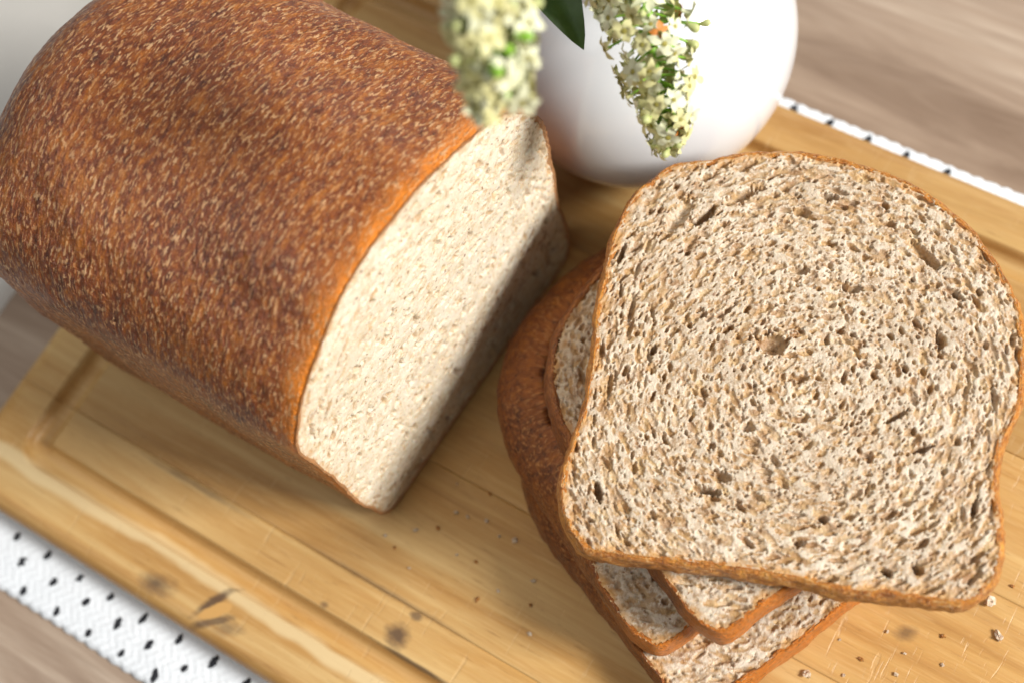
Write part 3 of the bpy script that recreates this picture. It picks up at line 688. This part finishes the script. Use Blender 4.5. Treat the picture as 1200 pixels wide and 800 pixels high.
# ------------------------------------------------------------------ crumbs fallen on the board
def crumb_mesh(seed):
    import bmesh
    bm = bmesh.new(); bmesh.ops.create_icosphere(bm, subdivisions=2, radius=1.0)
    co = np.array([v.co[:] for v in bm.verts]); f = np.array([[v.index for v in fc.verts] for fc in bm.faces]); bm.free()
    co = co * (1 + 0.8 * fbm(co[:, 0] * 1.6 + seed * 7, co[:, 1] * 1.6, co[:, 2] * 1.6, 2))[:, None]; co[:, 2] *= 0.7
    return mesh_np('breadcrumb', co * 0.1, f, M_CRUMB, smooth=False, attrs={'pore_tint': np.zeros(len(co)), 'edge': np.zeros(len(co))})
CR = [crumb_mesh(k) for k in range(6)]
r = random.Random(9)
spots = [(0.56, -6.37, .8), (1.33, -5.34, .7), (1.68, -5.29, .5), (2.8, -5.34, .6), (3.25, -5.23, .8), (4.32, -5.97, .7), (15.36, -0.47, 1.5), (15.92, -1.2, 1.2), (12.05, -4.56, 1.3), (11.47, -2.25, .8), (13.39, -2.5, .6), (14.02, -2.8, .5), (14.07, -3.41, .6), (-0.14, -6.93, .6), (2.23, -5.13, .5), (1.0, -7.4, .45), (3.6, -6.7, .5), (2.0, -6.4, .4), (5.0, -7.3, .55), (0.9, -4.6, .4), (12.9, -4.1, .5), (15.0, -2.6, .55), (12.4, -3.3, .4), (16.3, 0.6, .5)]
for x, y, s in spots:
    o = link('breadcrumb', r.choice(CR), None, (x, y, 0.055 * s)); k = s * r.uniform(.8, 1.2); o.scale = (k * r.uniform(.7, 1.2), k * r.uniform(.5, 1.3), k * .75); o.rotation_euler = (0, 0, r.uniform(0, 6))
    if s >= 1.2: lab = {1.5: 'largest pale breadcrumb, close to the lower right corner of the top slice', 1.2: 'pale breadcrumb right of the stack, just below the largest one', 1.3: 'pale breadcrumb in front of the lowest slice of the stack'}[s]
    else: lab = 'tiny pale breadcrumb on the board between the loaf and the stack' if x < 8 else 'tiny pale breadcrumb on the board to the right of the stacked slices'
    tag(o, lab, 'breadcrumb', 'breadcrumbs scattered on the board')

# thin brown flakes of crust shed by the knife
def flake_mesh(seed):
    q = np.random.default_rng(seed); n = 7; th = np.sort(q.uniform(0, 2 * np.pi, n)); rr = q.uniform(0.06, 0.13, n)
    top = np.column_stack([rr * np.cos(th), 0.7 * rr * np.sin(th), 0.02 + q.uniform(0, 0.03, n)]); bot = top.copy(); bot[:, 2] = 0.0
    V = np.vstack([top, bot, [[0, 0, 0.045]], [[0, 0, 0.0]]]); i = np.arange(n); j = (i + 1) % n
    F = [np.stack([i, j, np.full(n, 2 * n)], 1), np.stack([j + n, i + n, np.full(n, 2 * n + 1)], 1), np.stack([i, i + n, j + n, j], 1)]
    return mesh_np('crust_flake', V, F, M_SLICE_CRUST, uv=np.column_stack([V[:, 0], V[:, 1]]), smooth=False, attrs={'rim': np.zeros(len(V))})
FL = [flake_mesh(k) for k in range(4)]
for x, y, k in [(1.1, -6.0, 1.0), (2.6, -6.3, .8), (0.3, -7.1, .7), (3.2, -7.2, .9), (1.9, -4.4, .7), (13.1, -3.5, .9), (14.7, -1.9, .8), (12.2, -5.0, .8), (4.6, -6.6, .7), (15.7, 0.2, .8)]:
    o = link('crust_flake', FL[r.randrange(4)], None, (x, y, 0.012)); o.scale = (k, k, k); o.rotation_euler = (0, 0, r.uniform(0, 6))
    tag(o, 'small brown crust flake on the board between the loaf and the stack' if x < 8 else 'small brown crust flake on the board to the right of the stacked slices', 'crust flake', 'crust flakes scattered on the board')
